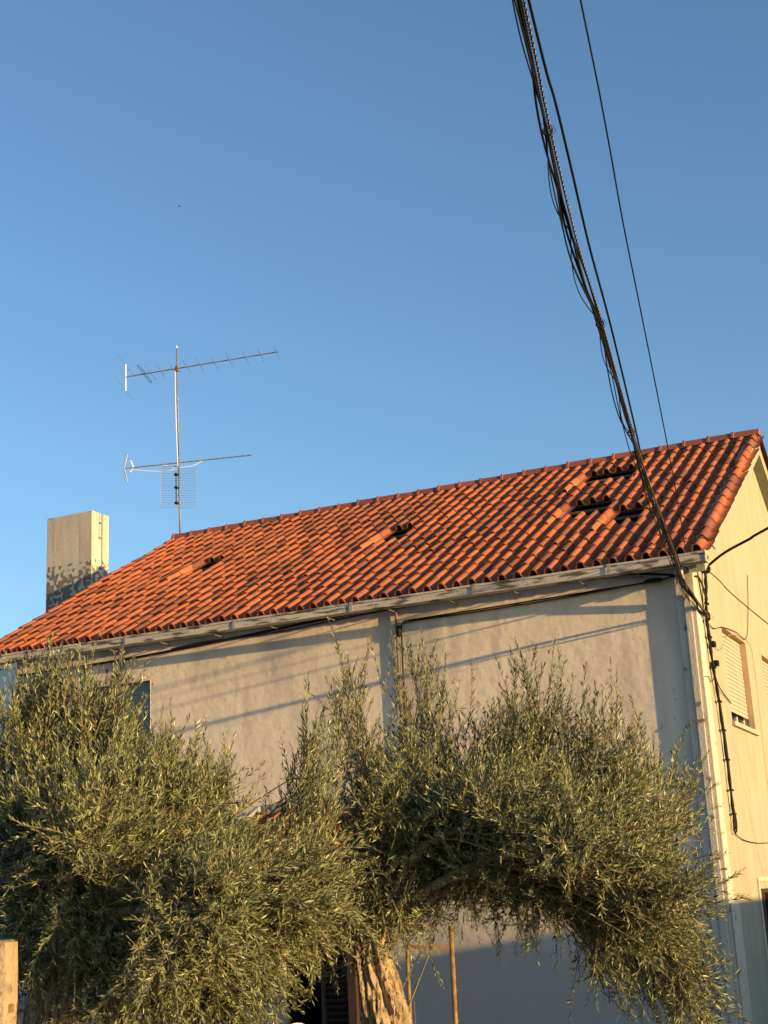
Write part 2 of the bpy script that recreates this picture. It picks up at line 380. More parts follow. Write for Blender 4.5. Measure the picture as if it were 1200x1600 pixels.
BW, BH, LEN = .063, .084, GA+.055
def tile_geo(wob=0.0, seed=0, ragged=False):
    rr = random.Random(seed)
    prof = [(-BW-.004, -.006)]
    for k in range(1, 8):
        t = math.pi*(1-k/8); prof.append((BW*math.cos(t), BH*math.sin(t)))
    prof += [(BW+.006, -.004), (.118, -.018), (.176, -.010)]
    inner = [(u*(.82 if abs(u) < BW+.01 else 1), (h-.014 if h > .02 else h-.012)) for u, h in prof]
    n = len(prof); vs = []
    for v, sc, dh in ((0, 1.04, .020), (LEN, .96, 0.0)):
        for u, h in prof:
            vv = v
            if ragged and v == 0: vv += rr.uniform(0, .10)
            vs.append((u*sc if u < .1 else u, vv, h*sc+dh))
        for u, h in inner: vs.append((u*sc if u < .1 else u, v, h*sc+dh))
    fs = []
    for k in range(n-1):
        fs.append((k, k+1, 2*n+k+1, 2*n+k))                 # outer
        fs.append((n+k+1, n+k, 3*n+k, 3*n+k+1))             # inner
        fs.append((k+1, k, n+k, n+k+1))                     # lower end
    return vs, fs
TVS, TFS = tile_geo()
variants = []
for k in range(8):
    mb = MB(); mb.add(TVS, TFS, var=k/8+.03); me = mb.mesh('tile'); me.materials.append(M['tile'])
    me.polygons.foreach_set('use_smooth', [(f % 3 != 2) for f in range(len(me.polygons))]); variants.append(me)
new_mb = MB(); new_mb.add(TVS, TFS, .4); new_me = new_mb.mesh('tile'); new_me.materials.append(M['tile_new'])
rv, rf = tile_geo(ragged=True, seed=3)
rag_mb = MB(); rag_mb.add(rv, rf, .4); rag_me = rag_mb.mesh('tile'); rag_me.materials.append(M['tile_new'])
holes = {}
for rI, cs in ((12, (9, 10, 11, 12)), (13, (9, 10, 11, 12)), (7, (9, 10, 11)), (8, (9, 10, 11)), (5, (6, 7)), (6, (6, 7)), (8, (25, 26)), (9, (25, 26)), (8, (42, 43)), (9, (42, 43))):
    for cI in cs: holes[(cI, rI)] = 1
lifted = {(13, 12): new_me, (13, 11): rag_me, (12, 7): new_me, (12, 6): rag_me, (8, 5): new_me, (8, 4): rag_me,
          (27, 8): new_me, (27, 7): rag_me, (44, 8): new_me, (44, 7): rag_me}
base_rot = Matrix.Rotation(math.atan2(SD.z, SD.y), 4, 'X')
camp = Vector((3.92, -18.6, 2.3))
NC = 54
jobs = []
for cI in range(NC):
    cj = random.uniform(-.004, .004)
    for rI in range(ROWS):
        if (cI, rI) in holes: continue
        x = X0-TW*cI+cj+random.uniform(-.005, .005); v = rI*GA-.03+random.uniform(-.008, .008)
        h = random.uniform(-.004, .006)+.028*mnoise.noise(Vector((x*.55, v*.6, 3.1))); v += .02*mnoise.noise(Vector((x*.8, rI*.9, 8.0))); x += .012*mnoise.noise(Vector((cI*.7, v*.7, 5.0))); rz = random.gauss(0, .016); rx = random.gauss(0, .009); me = None
        if (cI, rI) in lifted: me = lifted[(cI, rI)]; h += .022; rz += .02
        if (cI, rI-1) in holes: rz *= 2.5
        jobs.append(((rp(x, v, 0)-camp).length, x, v, h, rz, rx, me))
jobs.sort(key=lambda j: (j[6] is None, j[0]))
rest = MB(); tv = np.array(TVS)
rest_v, rest_f, rest_var, rest_sm = [], [], [], []
tf = np.array(TFS)
for k, (dist, x, v, h, rz, rx, me) in enumerate(jobs):
    mt_ = Matrix.Translation(rp(x, v, h)) @ base_rot @ Matrix.Rotation(rz, 4, 'Z') @ Matrix.Rotation(rx, 4, 'X')
    if k < 300:
        o = obj('tile', me or random.choice(variants), None, roof); o.matrix_local = mt_
    else:
        A = np.array(mt_); P = tv @ A[:3, :3].T+A[:3, 3]
        rest_f.append(tf+len(rest_v)*len(tv)); rest_v.append(P); rest_var.append(np.full(len(tf), random.random()))
me = bpy.data.meshes.new('tile_field'); me.from_pydata(np.concatenate(rest_v).tolist(), [], np.concatenate(rest_f).tolist())
at = me.attributes.new('var', 'FLOAT', 'FACE'); at.data.foreach_set('value', np.concatenate(rest_var))
me.polygons.foreach_set('use_smooth', [(f % 3 != 2) for f in range(len(me.polygons))]); me.update()
tag(obj('tile_field', me, 'tile', roof), kind='stuff')

# ridge tiles
def ridge_mesh(var):
    mb = MB(); vs = []; n = 8; L_ = .50
    secs = [(0, 1.09, .008), (.045, 1.09, .008), (.055, 1.0, 0), (L_, .95, -.004)]
    for xx, sc, dz in secs:
        for k in range(n+1):
            t = math.pi*k/n; vs.append((xx, math.cos(t)*.135*sc, math.sin(t)*.115*sc+dz-.03*(abs(math.cos(t))**3)))
    fs = [(i*(n+1)+k, i*(n+1)+k+1, (i+1)*(n+1)+k+1, (i+1)*(n+1)+k) for i in range(3) for k in range(n)]
    fs += [tuple(range(n, -1, -1)), tuple(3*(n+1)+k for k in range(n+1))]
    mb.add(vs, fs, var); me = mb.mesh('ridge_tile'); me.materials.append(M['ridge']); return me
rvs = [ridge_mesh(.1), ridge_mesh(.45), ridge_mesh(.8)]
x = XLV+.02
while x < -.20:
    o = obj('ridge_tile', random.choice(rvs), None, roof)
    o.location = (x, PK, T0.z+.035+random.uniform(-.008, .008)); o.rotation_euler = (0, random.uniform(-.012, .012), random.uniform(-.012, .012)); x += .452
q = MB()
pts = []
nn = 60
vs = []
for k in range(nn+1):
    xx = XLV+.05+(XV-.1-XLV)*k/nn; hh = random.uniform(.035, .06)
    vs += [(xx, PK-.15, T0.z-.085), (xx, PK-.09, T0.z+.02+random.uniform(-.008, .008)), (xx, PK, T0.z+hh), (xx, PK+.15, T0.z-.05)]
q.add(vs, [(4*k+l, 4*k+4+l, 4*k+5+l, 4*k+1+l) for k in range(nn) for l in range(3)]); q.build('ridge_mortar', 'mortar', roof)
q = MB(); q.box((-.02, PK-.10, T0.z-.12), (.20, PK+.10, T0.z+.075)); bevel(q.build('ridge_end_block', 'gable', roof), .03)

# ---- windows and doors of the house
def shutter(mb, f, u0, u1, v0, v1, pitch):
    n = int((v1-v0)/pitch); pr = (v1-v0)/n
    for k in range(n):
        z = v0+k*pr
        mb.add([f(u0, z, .0), f(u1, z, .0), f(u1, z+pr*.86, .003), f(u0, z+pr*.86, .003), f(u1, z+pr, .009), f(u0, z+pr, .009)], [(0, 1, 2, 3), (3, 2, 4, 5)])
def window(u0, u1, v0, v1, f, shut, gap, flip=False, sill_out=.05):
    wn = empty('window', (0, 0, 0)); wn.parent = house
    a = MB(); shutter(a, lambda u, v, d: f(u, v, .085+d), u0+.02, u1-.02, v0+gap, v1-.015, .062); a.build('roller_shutter', shut, wn)
    a = MB()
    a.add([f(u0, v0, .175), f(u1, v0, .175), f(u1, v1, .175), f(u0, v1, .175)], [(0, 1, 2, 3)]); a.build('pane', 'glass', wn)
    def strip(nm, a0, a1, b0, b1, d0, d1, m_):
        s = MB(); P = [f(a0, b0, d0), f(a1, b0, d0), f(a1, b1, d0), f(a0, b1, d0), f(a0, b0, d1), f(a1, b0, d1), f(a1, b1, d1), f(a0, b1, d1)]
        s.add(P, [(0, 1, 2, 3), (7, 6, 5, 4), (0, 4, 5, 1), (1, 5, 6, 2), (2, 6, 7, 3), (3, 7, 4, 0)]); return s.build(nm, m_, wn)
    strip('sill', u0-.05, u1+.05, v0-.05, v0+.012, -sill_out, .17, 'shutter')
    strip('frame', u0+.001, u0+.045, v0+.013, v1-.002, .155, .173, 'plastic_white'); strip('frame', u1-.045, u1-.001, v0+.013, v1-.002, .155, .173, 'plastic_white')
    if gap > .05:
        strip('frame', u0+.045, u1-.045, v0+.013, v0+.05, .155, .173, 'plastic_white')
        strip('mullion', (u0+u1)/2+.3, (u0+u1)/2+.36, v0+.05, v0+gap+.02, .155, .173, 'plastic_white')
    strip('reveal', u1-.012, u1-.001, v0+.014, v1-.012, -.004, .084, 'reveal' if not flip else 'front')
    strip('reveal', u0+.001, u1-.013, v1-.011, v1-.001, -.004, .084, 'reveal' if not flip else 'front')
    return wn
fg = lambda u, v, d: (0.0-d, u, v)
ff = lambda u, v, d: (u, WY+d, v)
window(*GH[0], fg, 'shutter', .21); window(*GH[1], fg, 'shutter', .0); window(*GH[3], fg, 'shutter', .0)
window(*FH[0], ff, 'shutter_grey', .0, flip=True)
# dark wooden gable door: boards and frame
dr = empty('door', (0, 0, 0)); dr.parent = house
for k in range(6):
    a, b = 2.19+k*.164, 2.19+(k+1)*.164-.008
    q = MB(); q.box((-.16, a, .03), (-.12, b, 2.13)); bevel(q.build('plank', 'wood_dark', dr), .006)
for a, b, c_, d_ in ((2.121, 2.18, .02, 2.19), (3.19, 3.249, .02, 2.19), (2.18, 3.19, 2.14, 2.199)):
    q = MB(); q.box((-.17, a, c_), (-.05, b, d_)); q.build('frame', 'wood_dark', dr)
q = MB(); q.box((-.118, 3.05, 1.0), (-.07, 3.09, 1.12)); q.build('handle', 'galv', dr)
for a, b, c_, d_ in ((2.02, 2.117, -.2, 2.30), (3.253, 3.35, -.2, 2.30), (2.02, 3.35, 2.303, 2.36)):
    q = MB(); q.box((.002, a, c_), (.022, b, d_)); q.build('door_surround', 'pilaster', house)
# dark front doorway under the porch: louvred leaf, half open
dr = empty('door', (0, 0, 0)); dr.parent = house
q = MB(); q.add([(-6.74, 1.6, .0), (-5.48, 1.6, .0), (-5.48, 1.6, 2.14), (-6.74, 1.6, 2.14)], [(0, 1, 2, 3)]); q.build('dark_room_wall', 'deck', dr)
for k in range(22):
    z = .12+k*.09
    q = MB(); q.bar((-6.08, .25, z), (-5.50, .25, z), .05, .012, up=(0, .7, .7)); q.build('louvre_slat', 'wood_dark', dr)
for xx in (-6.10, -5.49):
    q = MB(); q.box((xx-.03, .22, .03), (xx+.009 if xx > -5.6 else xx+.03, .28, 2.13)); q.build('stile', 'wood_dark', dr)

# porch: lean-to roof over the doorway
porch = empty('porch', (0, 0, 0), 'small lean-to tiled porch roof on the front wall behind the olive trees', 'porch')
PS = Vector((0, -1.55, 2.92)); PT = Vector((0, .06, 3.66)); PD = (PT-PS).normalized(); PN = Vector((0, -PD.z, PD.y)); PL = (PT-PS).length
q = MB()
for (x0, x1, h0, h1, m_) in ((-6.95, -4.6, -.10, -.03, 'soffit'),):
    vs = [Vector((x, 0, 0))+PS+PD*v+PN*h for x in (x0, x1) for v in (0, PL) for h in (h0, h1)]
    q.add(vs, [(0, 1, 3, 2), (4, 6, 7, 5), (0, 4, 5, 1), (2, 3, 7, 6), (1, 5, 7, 3), (0, 2, 6, 4)])
q.build('roof_slab', 'soffit', porch)
q = MB(); q.bar(Vector((-6.99, 0, 0))+PS+PN*.02, Vector((-6.99, 0, 0))+PT+PN*.02-PD*.01, .07, .24, up=PN); q.build('verge_flashing', 'grey_wall', porch)
q = MB(); q.box((-6.95, .055, 3.64), (-4.6, .088, 3.8)); q.build('wall_flashing', 'grey_wall', porch)
prot = Matrix.Rotation(math.atan2(PD.z, PD.y), 4, 'X')
for cI in range(9):
    for rI in range(4):
        o = obj('tile', random.choice(variants), None, porch)
        o.matrix_local = Matrix.Translation(Vector((-6.82+cI*TW, 0, 0))+PS+PD*(rI*.40-.04)+PN*.005) @ prot
for xx in (-6.85, -4.75):
    q = MB(); q.box((xx-.06, -1.5, -.1), (xx+.06, -1.38, 2.85)); q.build('post', 'wood_dark', porch)

# ------------------------------------------------------------------ left annex and chimney
ax = empty('annex', (0, 0, 0), 'white flat roofed building beyond the chimney end of the tiled house', 'building')
q = MB(); q.box((-22, 6.0, -.3), (-14.2, 12.5, 7.80)); q.build('wall', 'white', ax)
q = MB(); q.box((-22.05, 5.95, 7.802), (-14.15, 12.55, 7.93)); bevel(q.build('parapet_coping', 'white', ax), .01)
ch = empty('chimney', (-15.35, 6.35, 7.9), 'tall square rendered chimney with peeling base beyond the roof end', 'chimney')
cx0, cx1, cy0, cy1, ctop = -16.03, -14.75, 6.06, 6.70, 11.22
q = MB(); q.box((cx0+15.35, cy0-6.35, .01), (cx1+15.35, cy1-6.35, ctop-7.9)); bevel(q.build('stack', 'chimney', ch), .015)
# flakes of fallen render: the lower coat is a thin raised skin with ragged holes showing bare cement
def skin(name, f, u0, u1, v0, v1, parent, mtl, th=.012, n=46, thr=.5, seed=0):
    rr = np.random.default_rng(seed); m_ = int(n*(v1-v0)/(u1-u0))
    g_ = rr.random((m_//5+3, n//5+3))
    def val(i, j):
        y, x_ = i/5, j/5; a, b = int(y), int(x_); fy, fx = y-a, x_-b; fy = fy*fy*(3-2*fy); fx = fx*fx*(3-2*fx)
        return (g_[a, b]*(1-fx)+g_[a, b+1]*fx)*(1-fy)+(g_[a+1, b]*(1-fx)+g_[a+1, b+1]*fx)*fy
    mb = MB()
    on = [[val(i, j)+rr.uniform(-.05, .05) > thr-.30*(1-i/m_)+.9*max(0, i/m_-.72) for j in range(n)] for i in range(m_)]
    for i in range(m_):
        for j in range(n):
            if not on[i][j]: continue
            ua, ub = u0+(u1-u0)*j/n, u0+(u1-u0)*(j+1)/n; va, vb_ = v0+(v1-v0)*i/m_, v0+(v1-v0)*(i+1)/m_
            mb.add([f(ua, va, th), f(ub, va, th), f(ub, vb_, th), f(ua, vb_, th)], [(0, 1, 2, 3)])
            for (di, dj, e) in ((0, 1, ((ub, va), (ub, vb_))), (0, -1, ((ua, vb_), (ua, va))), (1, 0, ((ub, vb_), (ua, vb_))), (-1, 0, ((ua, va), (ub, va)))):
                ii, jj = i+di, j+dj
                if 0 <= ii < m_ and 0 <= jj < n and on[ii][jj]: continue
                (p0, p1), (p2, p3) = e
                mb.add([f(p0, p1, th), f(p0, p1, 0), f(p2, p3, 0), f(p2, p3, th)], [(0, 1, 2, 3)])
    return mb.build(name, mtl, parent)
skin('bare_patch', lambda u, v, d: (u, cy0-6.35-d, v), cx0+15.36, cx1+15.34, .6, 2.15, ch, 'cement', th=.004, thr=.47, seed=5, n=100)
skin('bare_patch', lambda u, v, d: (cx1+15.35+d, u, v), cy0-6.34, cy1-6.36, .9, 2.2, ch, 'cement', th=.004, thr=.55, seed=9, n=48)

# ------------------------------------------------------------------ aerial on the ridge
mastP = Vector((-12.28, 5.93, 10.08))
ant = empty('television_aerial', mastP, 'tall television aerial mast with two yagis on the ridge end', 'aerial')
q = MB(); q.tube([(0, 0, -.05), (-.01, 0, .9), (-.02, 0, 1.95)], .020, 8); q.tube([(-.02, 0, 1.90), (-.035, 0, 3.2), (-.05, 0, 4.55)], .0155, 8)
q.build('mast', 'galv', ant, smooth=True)
q = MB(); q.tube([(-.05, 0, 4.55), (-.05, 0, 4.60)], .014, 8); q.build('mast_cap', 'plastic_white', ant)
for z in (1.05, 1.9, 2.55, 3.3):
    q = MB(); q.tube([(-.02-(z-1)*.009, 0, z-.02), (-.02-(z-1)*.009, 0, z+.02)], .027, 8); q.build('collar', 'galv', ant)
Rh = Vector((.9087, .4174, 0)); Fh = Vector((-.4174, .9087, 0))
th = R_(5); bd = (Rh*math.cos(th)-Fh*math.sin(th)); ed = (Fh*math.cos(th)+Rh*math.sin(th))
def aerial(h, l0, l1, rise, r_):
    return lambda s, e=0, u=0: Vector((-.04, 0, h))+bd*s+Vector((0, 0, rise*s+u))+ed*e
A1 = aerial(4.05, -1.1, 2.33, .085, .012)
up = empty('upper_yagi', (0, 0, 0)); up.parent = ant
q = MB(); q.tube([A1(-1.22), A1(2.33)], .014, 6); q.build('boom', 'alu', up)
q = MB(); q.tube([A1(-1.2, 0, .30), A1(-1.2, 0, -.34)], .016, 6); q.build('reflector_post', 'alu', up)
for u in (.28, -.32):
    q = MB(); q.tube([A1(-1.2, -.62, u), A1(-1.2, .62, u)], .006, 5); q.build('reflector_rod', 'alu', up)
q = MB()
for e_ in (0, .045): q.tube([A1(-.78+e_, -.55), A1(-.78+e_, .55)], .008, 5)
q.tube([A1(-.78, .55), A1(-.735, .55)], .008, 5); q.tube([A1(-.78, -.55), A1(-.735, -.55)], .008, 5); q.build('folded_dipole', 'alu', up)
for k, s in enumerate((-.62, -.38, -.10, .22, .52, .85, 1.20, 1.57, 1.92, 2.28)):
    q = MB(); q.tube([A1(s, -.47+.006*k), A1(s, .47-.006*k)], .006, 5); q.build('director', 'alu', up)
q = MB(); q.box((-.08, -.04, 3.98), (.0, .04, 4.10)); q.build('clamp', 'galv', up)
A2 = aerial(1.80, -1, 1.6, .028, .012)
lo = empty('lower_yagi', (0, 0, 0)); lo.parent = ant
q = MB(); q.tube([A2(-1.22), A2(1.66)], .013, 6); q.build('boom', 'alu', lo)
for k in range(18):
    s = -.90+.15*k
    q = MB(); q.tube([A2(s, -.085), A2(s, .085)], .005, 4); q.tube([A2(s, 0, -.015), A2(s, 0, .02)], .008, 4); q.build('director', 'alu', lo)
q = MB()
for sg in (1, -1):
    for k in range(5): q.tube([A2(-1.22+.02*k, -.15, sg*(.05+.07*k)), A2(-1.22+.02*k, .15, sg*(.05+.07*k))], .005, 4)
    q.tube([A2(-1.22, 0, 0), A2(-1.14, 0, sg*.34)], .010, 5)
q.build('corner_reflector', 'alu', lo)
q = MB(); q.tube([A2(-1.08, 0, .16), A2(-1.02, 0, .02), A2(-1.08, 0, -.1)], .02, 6); q.build('dipole_box', 'plastic_white', lo)
q = MB(); q.tube([A2(-.35, 0, -.05), A2(0, 0, -.08)], .01, 5); q.build('boom_brace', 'alu', lo)
q = MB(); q.tube(smooth_path([A2(-1.06, 0, -.05), A2(-.6, 0, -.13), A2(-.3, 0, -.17), A2(-.02, 0, -.13)]), .010, 5); q.tube(smooth_path([A2(-.48, 0, 0.02), A2(-.3, 0, -.03), A2(-.1, 0, -.1)]), .008, 5)
q.tube(smooth_path([A2(.05, 0, -.12), A2(.35, 0, -.10), A2(.6, 0, .02)]), .009, 5); q.build('white_lead', 'plastic_white', lo)
q = MB(); q.tube(smooth_path([(-.02, -.04, 1.7), (-.055, -.035, 2.6), (-.075, -.03, 3.4), (-.075, -.03, 4.0)]), .009, 5); q.build('coaxial_lead', 'plastic_white', ant)
pn = empty('grid_panel', (0, 0, 0)); pn.parent = ant
pf = lambda s, z: Vector((-.02, 0, z))+Rh*s+Fh*(-.09)
q = MB(); W_ = .40
q.tube([pf(-W_*.98, 1.66), pf(-W_, .76)], .005, 5); q.tube([pf(W_, 1.62), pf(W_, .71)], .005, 5); q.build('side_rod', 'galv', pn)
for k in range(17):
    z = .735+k*.056
    q = MB(); q.tube([pf(-W_, z+.02), pf(0, z), pf(W_, z-.02)], .0032, 4); q.build('grid_rod', 'galv', pn)
for z in (.85, 1.2, 1.5):
    q = MB(); q.box((-.07, -.12, z-.02), (-.0, -.03, z+.02)); q.build('bracket', 'cable', pn)
q = MB(); q.tube([pf(-.05, 1.55), pf(-.05, .8)], .012, 5); q.build('feed_bar', 'cable', pn)

# ------------------------------------------------------------------ overhead cables
BND = [(.06, .33, 5.88), (.05, -.35, 6.03), (.10, -1.2, 6.13), (.211, -1.9, 6.20), (.397, -3.211, 6.338), (.585, -4.563, 6.487), (.750, -5.622, 6.603), (.977, -6.992, 6.754),
       (1.173, -8.134, 6.880), (1.346, -9.248, 7.002), (1.535, -10.242, 7.112), (1.691, -11.008, 7.197), (1.892, -11.935, 7.298), (2.95, -17.0, 7.86), (5.1, -27.0, 8.75)]
def sample(path, n):
    P = smooth_path(path, 12); acc = [0]
    for a, b in zip(P, P[1:]): acc.append(acc[-1]+(b-a).length)
    res = []; k = 0
    for i in range(n):
        s = acc[-1]*i/(n-1)
        while k < len(P)-2 and acc[k+1] < s: k += 1
        t = (s-acc[k])/max(acc[k+1]-acc[k], 1e-9); res.append(P[k].lerp(P[k+1], t))
    return res
NB_ = 260; core = sample(BND, NB_)
side = Vector((.98, .17, 0)); upv = Vector((0, 0, 1))
bun = empty('cable_bundle', (.06, .33, 5.88), 'thick bundle of loose black cables sagging overhead to the house corner', 'cable')
inv = Vector((.06, .33, 5.88))
def strand(name, offs, rad, m_, n=6):
    q = MB(); q.tube([c+side*offs(i)[0]+upv*offs(i)[1]-inv for i, c in enumerate(core)], rad, n); return q.build(name, m_, bun, smooth=True)
L1 = []
def wob(seed, amp, sagamp, knots):
    rr = random.Random(seed); ph = [rr.uniform(0, 6.28) for _ in range(3)]; fr = [rr.uniform(.5, 1.2), rr.uniform(1.4, 2.6), rr.uniform(3, 5)]
    ks = sorted(knots)
    def f(i):
        y = core[i].y; t = 0.0
        for a, b in zip(ks, ks[1:]):
            if a <= y <= b: t = math.sin(math.pi*(y-a)/(b-a))
        tight = .25+.75*abs(t)
        o = amp*(.5*math.sin(fr[0]*y+ph[0])+.35*math.sin(fr[1]*y+ph[1])+.15*math.sin(fr[2]*y+ph[2]))
        return (o*tight-sagamp*.8*abs(t)**1.3, -sagamp*abs(t)**1.2+.4*o*tight)
    return f
KN = [-28, -19, -10.7, -8.05, -5.9, -3.0, -.2, .4]
strand('cable', wob(1, .030, .0, KN), .0095, 'cable')
strand('cable', wob(2, .034, .03, KN), .0085, 'cable')
strand('cable', wob(3, .036, .02, [-28, -19, -11.5, -9.3, -6.1, -2.2, .4]), .009, 'cable')
strand('cable', wob(4, .018, .065, [-28, -16, -10.6, -8.0, -5.5, -1.5, .4]), .0065, 'cable')
strand('cable', wob(5, .025, .06, [-28, -13.5, -10.9, -8.2, -4.2, -1.0, .4]), .0055, 'cable')
strand('cable', wob(6, .026, .01, KN), .0095, 'cable')
strand('cable', wob(8, .03, .065, [-28, -20, -10.8, -9.5, -8.1, -6.9, -5.75, .4]), .0045, 'cable')
# twisted pair of pale strands
NT = 3800; core2 = sample(BND, NT)
for ph in (0, math.pi):
    q = MB(); vs = []
    for i, c in enumerate(core2):
        t = i*.785+ph; vs.append(c+side*(.020+.0055*math.cos(t))+upv*(.008+.0055*math.sin(t))-inv)
    q.tube(vs, .0052, 4); q.build('twisted_strand', 'cable_grey' if ph == 0 else 'cable', bun, smooth=True)
for y in (-10.75, -8.05, -5.85, -3.0, -1.0):
    i = min(range(NB_), key=lambda k: abs(core[k].y-y)); d = (core[min(i+1, NB_-1)]-core[i]).normalized()
    q = MB()
    for k in range(3): q.ring(core[i]-inv+d*(.012*k)+upv*-.004+side*.004, .030+.002*k, .0035, d, 12, 4)
    q.ring(core[i]-inv+d*.03+side*.004, .055, .0022, d+Vector((.5, 0, .3)), 14, 4, .8)
    q.build('wire_tie', 'cable', bun)
# frayed drooping ends near the house
for k in range(7):
    rr = random.Random(40+k); i = int(8+k*7); c = core[i]-inv
    q = MB(); q.tube(smooth_path([c, c+Vector((-.03-.02*rr.random(), -.05, -.05)), c+Vector((-.05*rr.random()-.03, -.1-.1*rr.random(), -.10-.06*rr.random())), c+Vector((.03, -.2-.1*rr.random(), -.02))], 5), .004, 4)
    q.build('loose_end', 'cable_brown', bun)
def cable(name, pts, rad, m_, label, n=6, k=8, cat='cable', group=None):
    o0 = Vector(pts[0]); q = MB(); q.tube([v-o0 for v in smooth_path(pts, k)], rad, n); o = q.build(name, m_, None, smooth=True); o.location = o0
    return tag(o, label, cat, group)
cable('overhead_cable', [(-.139, .06, 6.39), (.02, -.9, 6.50), (.194, -2.151, 6.609), (.419, -3.843, 6.754), (.651, -5.051, 6.855), (.851, -6.097, 6.943), (1.139, -7.640, 7.074), (1.358, -8.893, 7.179),
      (1.564, -9.958, 7.269), (1.713, -10.744, 7.335), (1.890, -11.746, 7.420), (2.9, -17, 7.93), (5.05, -27, 8.85)], .0105, 'cable', 'single black overhead cable running taut beside the thick cable bundle')
cable('overhead_wire', [(-.055, .03, 6.60), (.375, -2.138, 6.830), (.739, -4.045, 7.002), (1.066, -5.808, 7.161), (1.356, -7.385, 7.303), (1.599, -8.707, 7.422), (1.853, -10.012, 7.540), (2.083, -11.272, 7.654), (3.1, -17, 8.2), (5.2, -27, 9.05)],
      .0065, 'cable', 'thin lone overhead wire crossing the sky apart from the bundle', 5)
# utility pole behind the viewpoint that carries them
pole = empty('utility_pole', (5.1, -27, .7), 'concrete utility pole carrying the overhead cables across the road', 'pole')
q = MB(); q.tube([(0, 0, -.3), (0, 0, 8.8)], [.17, .10], 10); q.build('post', 'concrete', pole, smooth=True)
q = MB(); q.box((-.5, -.05, 8.1), (.5, .05, 8.2)); q.build('cross_arm', 'galv', pole)

# wall cables on the front wall
cable('wall_cable', [(-.20, -.02, 6.43), (-.9, .0, 6.55), (-1.876, .055, 6.615), (-3.3, .055, 6.61), (-5.0, .055, 6.58), (-5.85, .055, 6.545), (-7.3, .055, 6.46), (-9.47, .055, 6.36), (-11.75, .055, 6.33)], .017, 'cable',
      'black cable sagging along the front wall just below the gutter')
cable('wall_cable', [(-3.4, .06, 6.59), (-5.2, .06, 6.53), (-6.6, .06, 6.45), (-7.9, .06, 6.46), (-8.6, .06, 6.42)], .009, 'cable', 'thin second cable tied below the black gutter cable on the front wall')
wc = empty('service_cable', (-.35, .05, 6.40), 'black service cable crossing the front wall to a drop with an insulator', 'cable')
o0 = Vector((-.35, .05, 6.40))
q = MB(); q.tube([v-o0 for v in smooth_path([(-.24, -.01, 6.43), (-.6, .02, 6.40), (-1.6, .045, 6.385), (-3.0, .05, 6.36), (-4.2, .05, 6.345), (-4.40, .045, 6.33), (-4.455, .045, 6.25), (-4.46, .05, 6.0), (-4.47, .05, 5.2), (-4.47, .05, 3.5)])], .012, 6); q.build('cable', 'cable', wc, True)
q = MB(); q.tube([v-o0 for v in smooth_path([(-.24, -.01, 6.42), (-1.6, .045, 6.365), (-3.0, .05, 6.335), (-4.2, .05, 6.325), (-4.40, .045, 6.30)])], .009, 6); q.build('cable', 'cable_brown', wc, True)
q = MB()
for z, r_ in ((6.27, .02), (6.25, .035), (6.22, .04), (6.19, .042), (6.16, .035), (6.13, .02)): pass
q.tube([Vector((-4.49, .03, z))-o0 for z in (6.28, 6.26, 6.21, 6.18, 6.13, 6.11)], [.012, .035, .04, .042, .03, .012], 8); q.build('insulator', 'cable', wc)
q = MB(); q.tube([Vector((x_, .0, 6.41))-o0 for x_ in (-.42, -.45, -.52, -.58, -.64, -.68)], [.012, .03, .036, .034, .028, .012], 8); q.build('splice_sleeve', 'cable', wc)
# conduit standing off the wall (its shadow falls left)
cd = empty('conduit', (-4.53, .045, 5.5), 'narrow pale conduit standing off the front wall beside the cable drop', 'pipe')
q = MB(); q.tube([(0, 0, 1.02), (0, 0, .4), (.004, 0, -1), (0, 0, -3.2)], .021, 8); q.build('pipe', 'conduit', cd, True)
for z in (.6, -.6, -2.0):
    q = MB(); q.box((-.03, -.02, z), (.03, .05, z+.02)); q.build('clip', 'galv', cd)

# gable side cables
rz_ = empty('riser_cable', (.03, .4, 5.9), 'thick black clipped cable running down the yellow gable wall', 'cable'); o0 = Vector((.03, .4, 5.9))
RIS = [(.05, .66, 6.62), (.05, .57, 6.35), (.05, .50, 6.15), (.045, .40, 5.87), (.045, .42, 5.56), (.045, .47, 5.20), (.045, .60, 4.70), (.045, .68, 4.0), (.045, .70, 3.4), (.045, .69, 2.99)]
q = MB(); q.tube([v-o0 for v in smooth_path(RIS)], [.020+.006*math.sin(i*1.7) for i in range(73)], 6); q.build('cable', 'cable', rz_, True)
q = MB(); q.tube([v-o0 for v in smooth_path([(x_+.012, y_+.035*math.sin(i*2.1), z_) for i, (x_, y_, z_) in enumerate(RIS)])], .010, 5); q.build('cable', 'cable_brown', rz_, True)
for z, y_ in ((6.08, .48), (5.60, .42), (5.18, .475), (4.72, .595), (4.33, .645), (3.93, .685), (3.52, .697), (3.2, .694)):
    q = MB(); q.box((.002, y_-.075-.4, z-.012-5.9), (.045, y_+.075-.4, z+.012-5.9)); q.build('clip', 'cable', rz_)
for z, y_ in ((5.50, .47), (5.24, .53)):
    q = MB(); q.box((.01, y_-.04-.4, z-.04-5.9), (.085, y_+.05-.4, z+.04-5.9)); bevel(q.build('tap_connector', 'cable', rz_), .012)
q = MB(); q.tube([v-o0 for v in smooth_path([(.04, .72, 3.35), (.05, .78, 3.2), (.05, .80, 3.05), (.05, .73, 2.96)])], .012, 5); q.tube([v-o0 for v in smooth_path([(.05, .62, 3.1), (.05, .60, 3.0), (.05, .68, 2.93)])], .012, 5); q.build('tail_loop', 'cable', rz_, True)
cl = empty('cable_coil', (.07, .33, 5.87), 'small coil of spare cable hung at the house corner', 'cable coil')
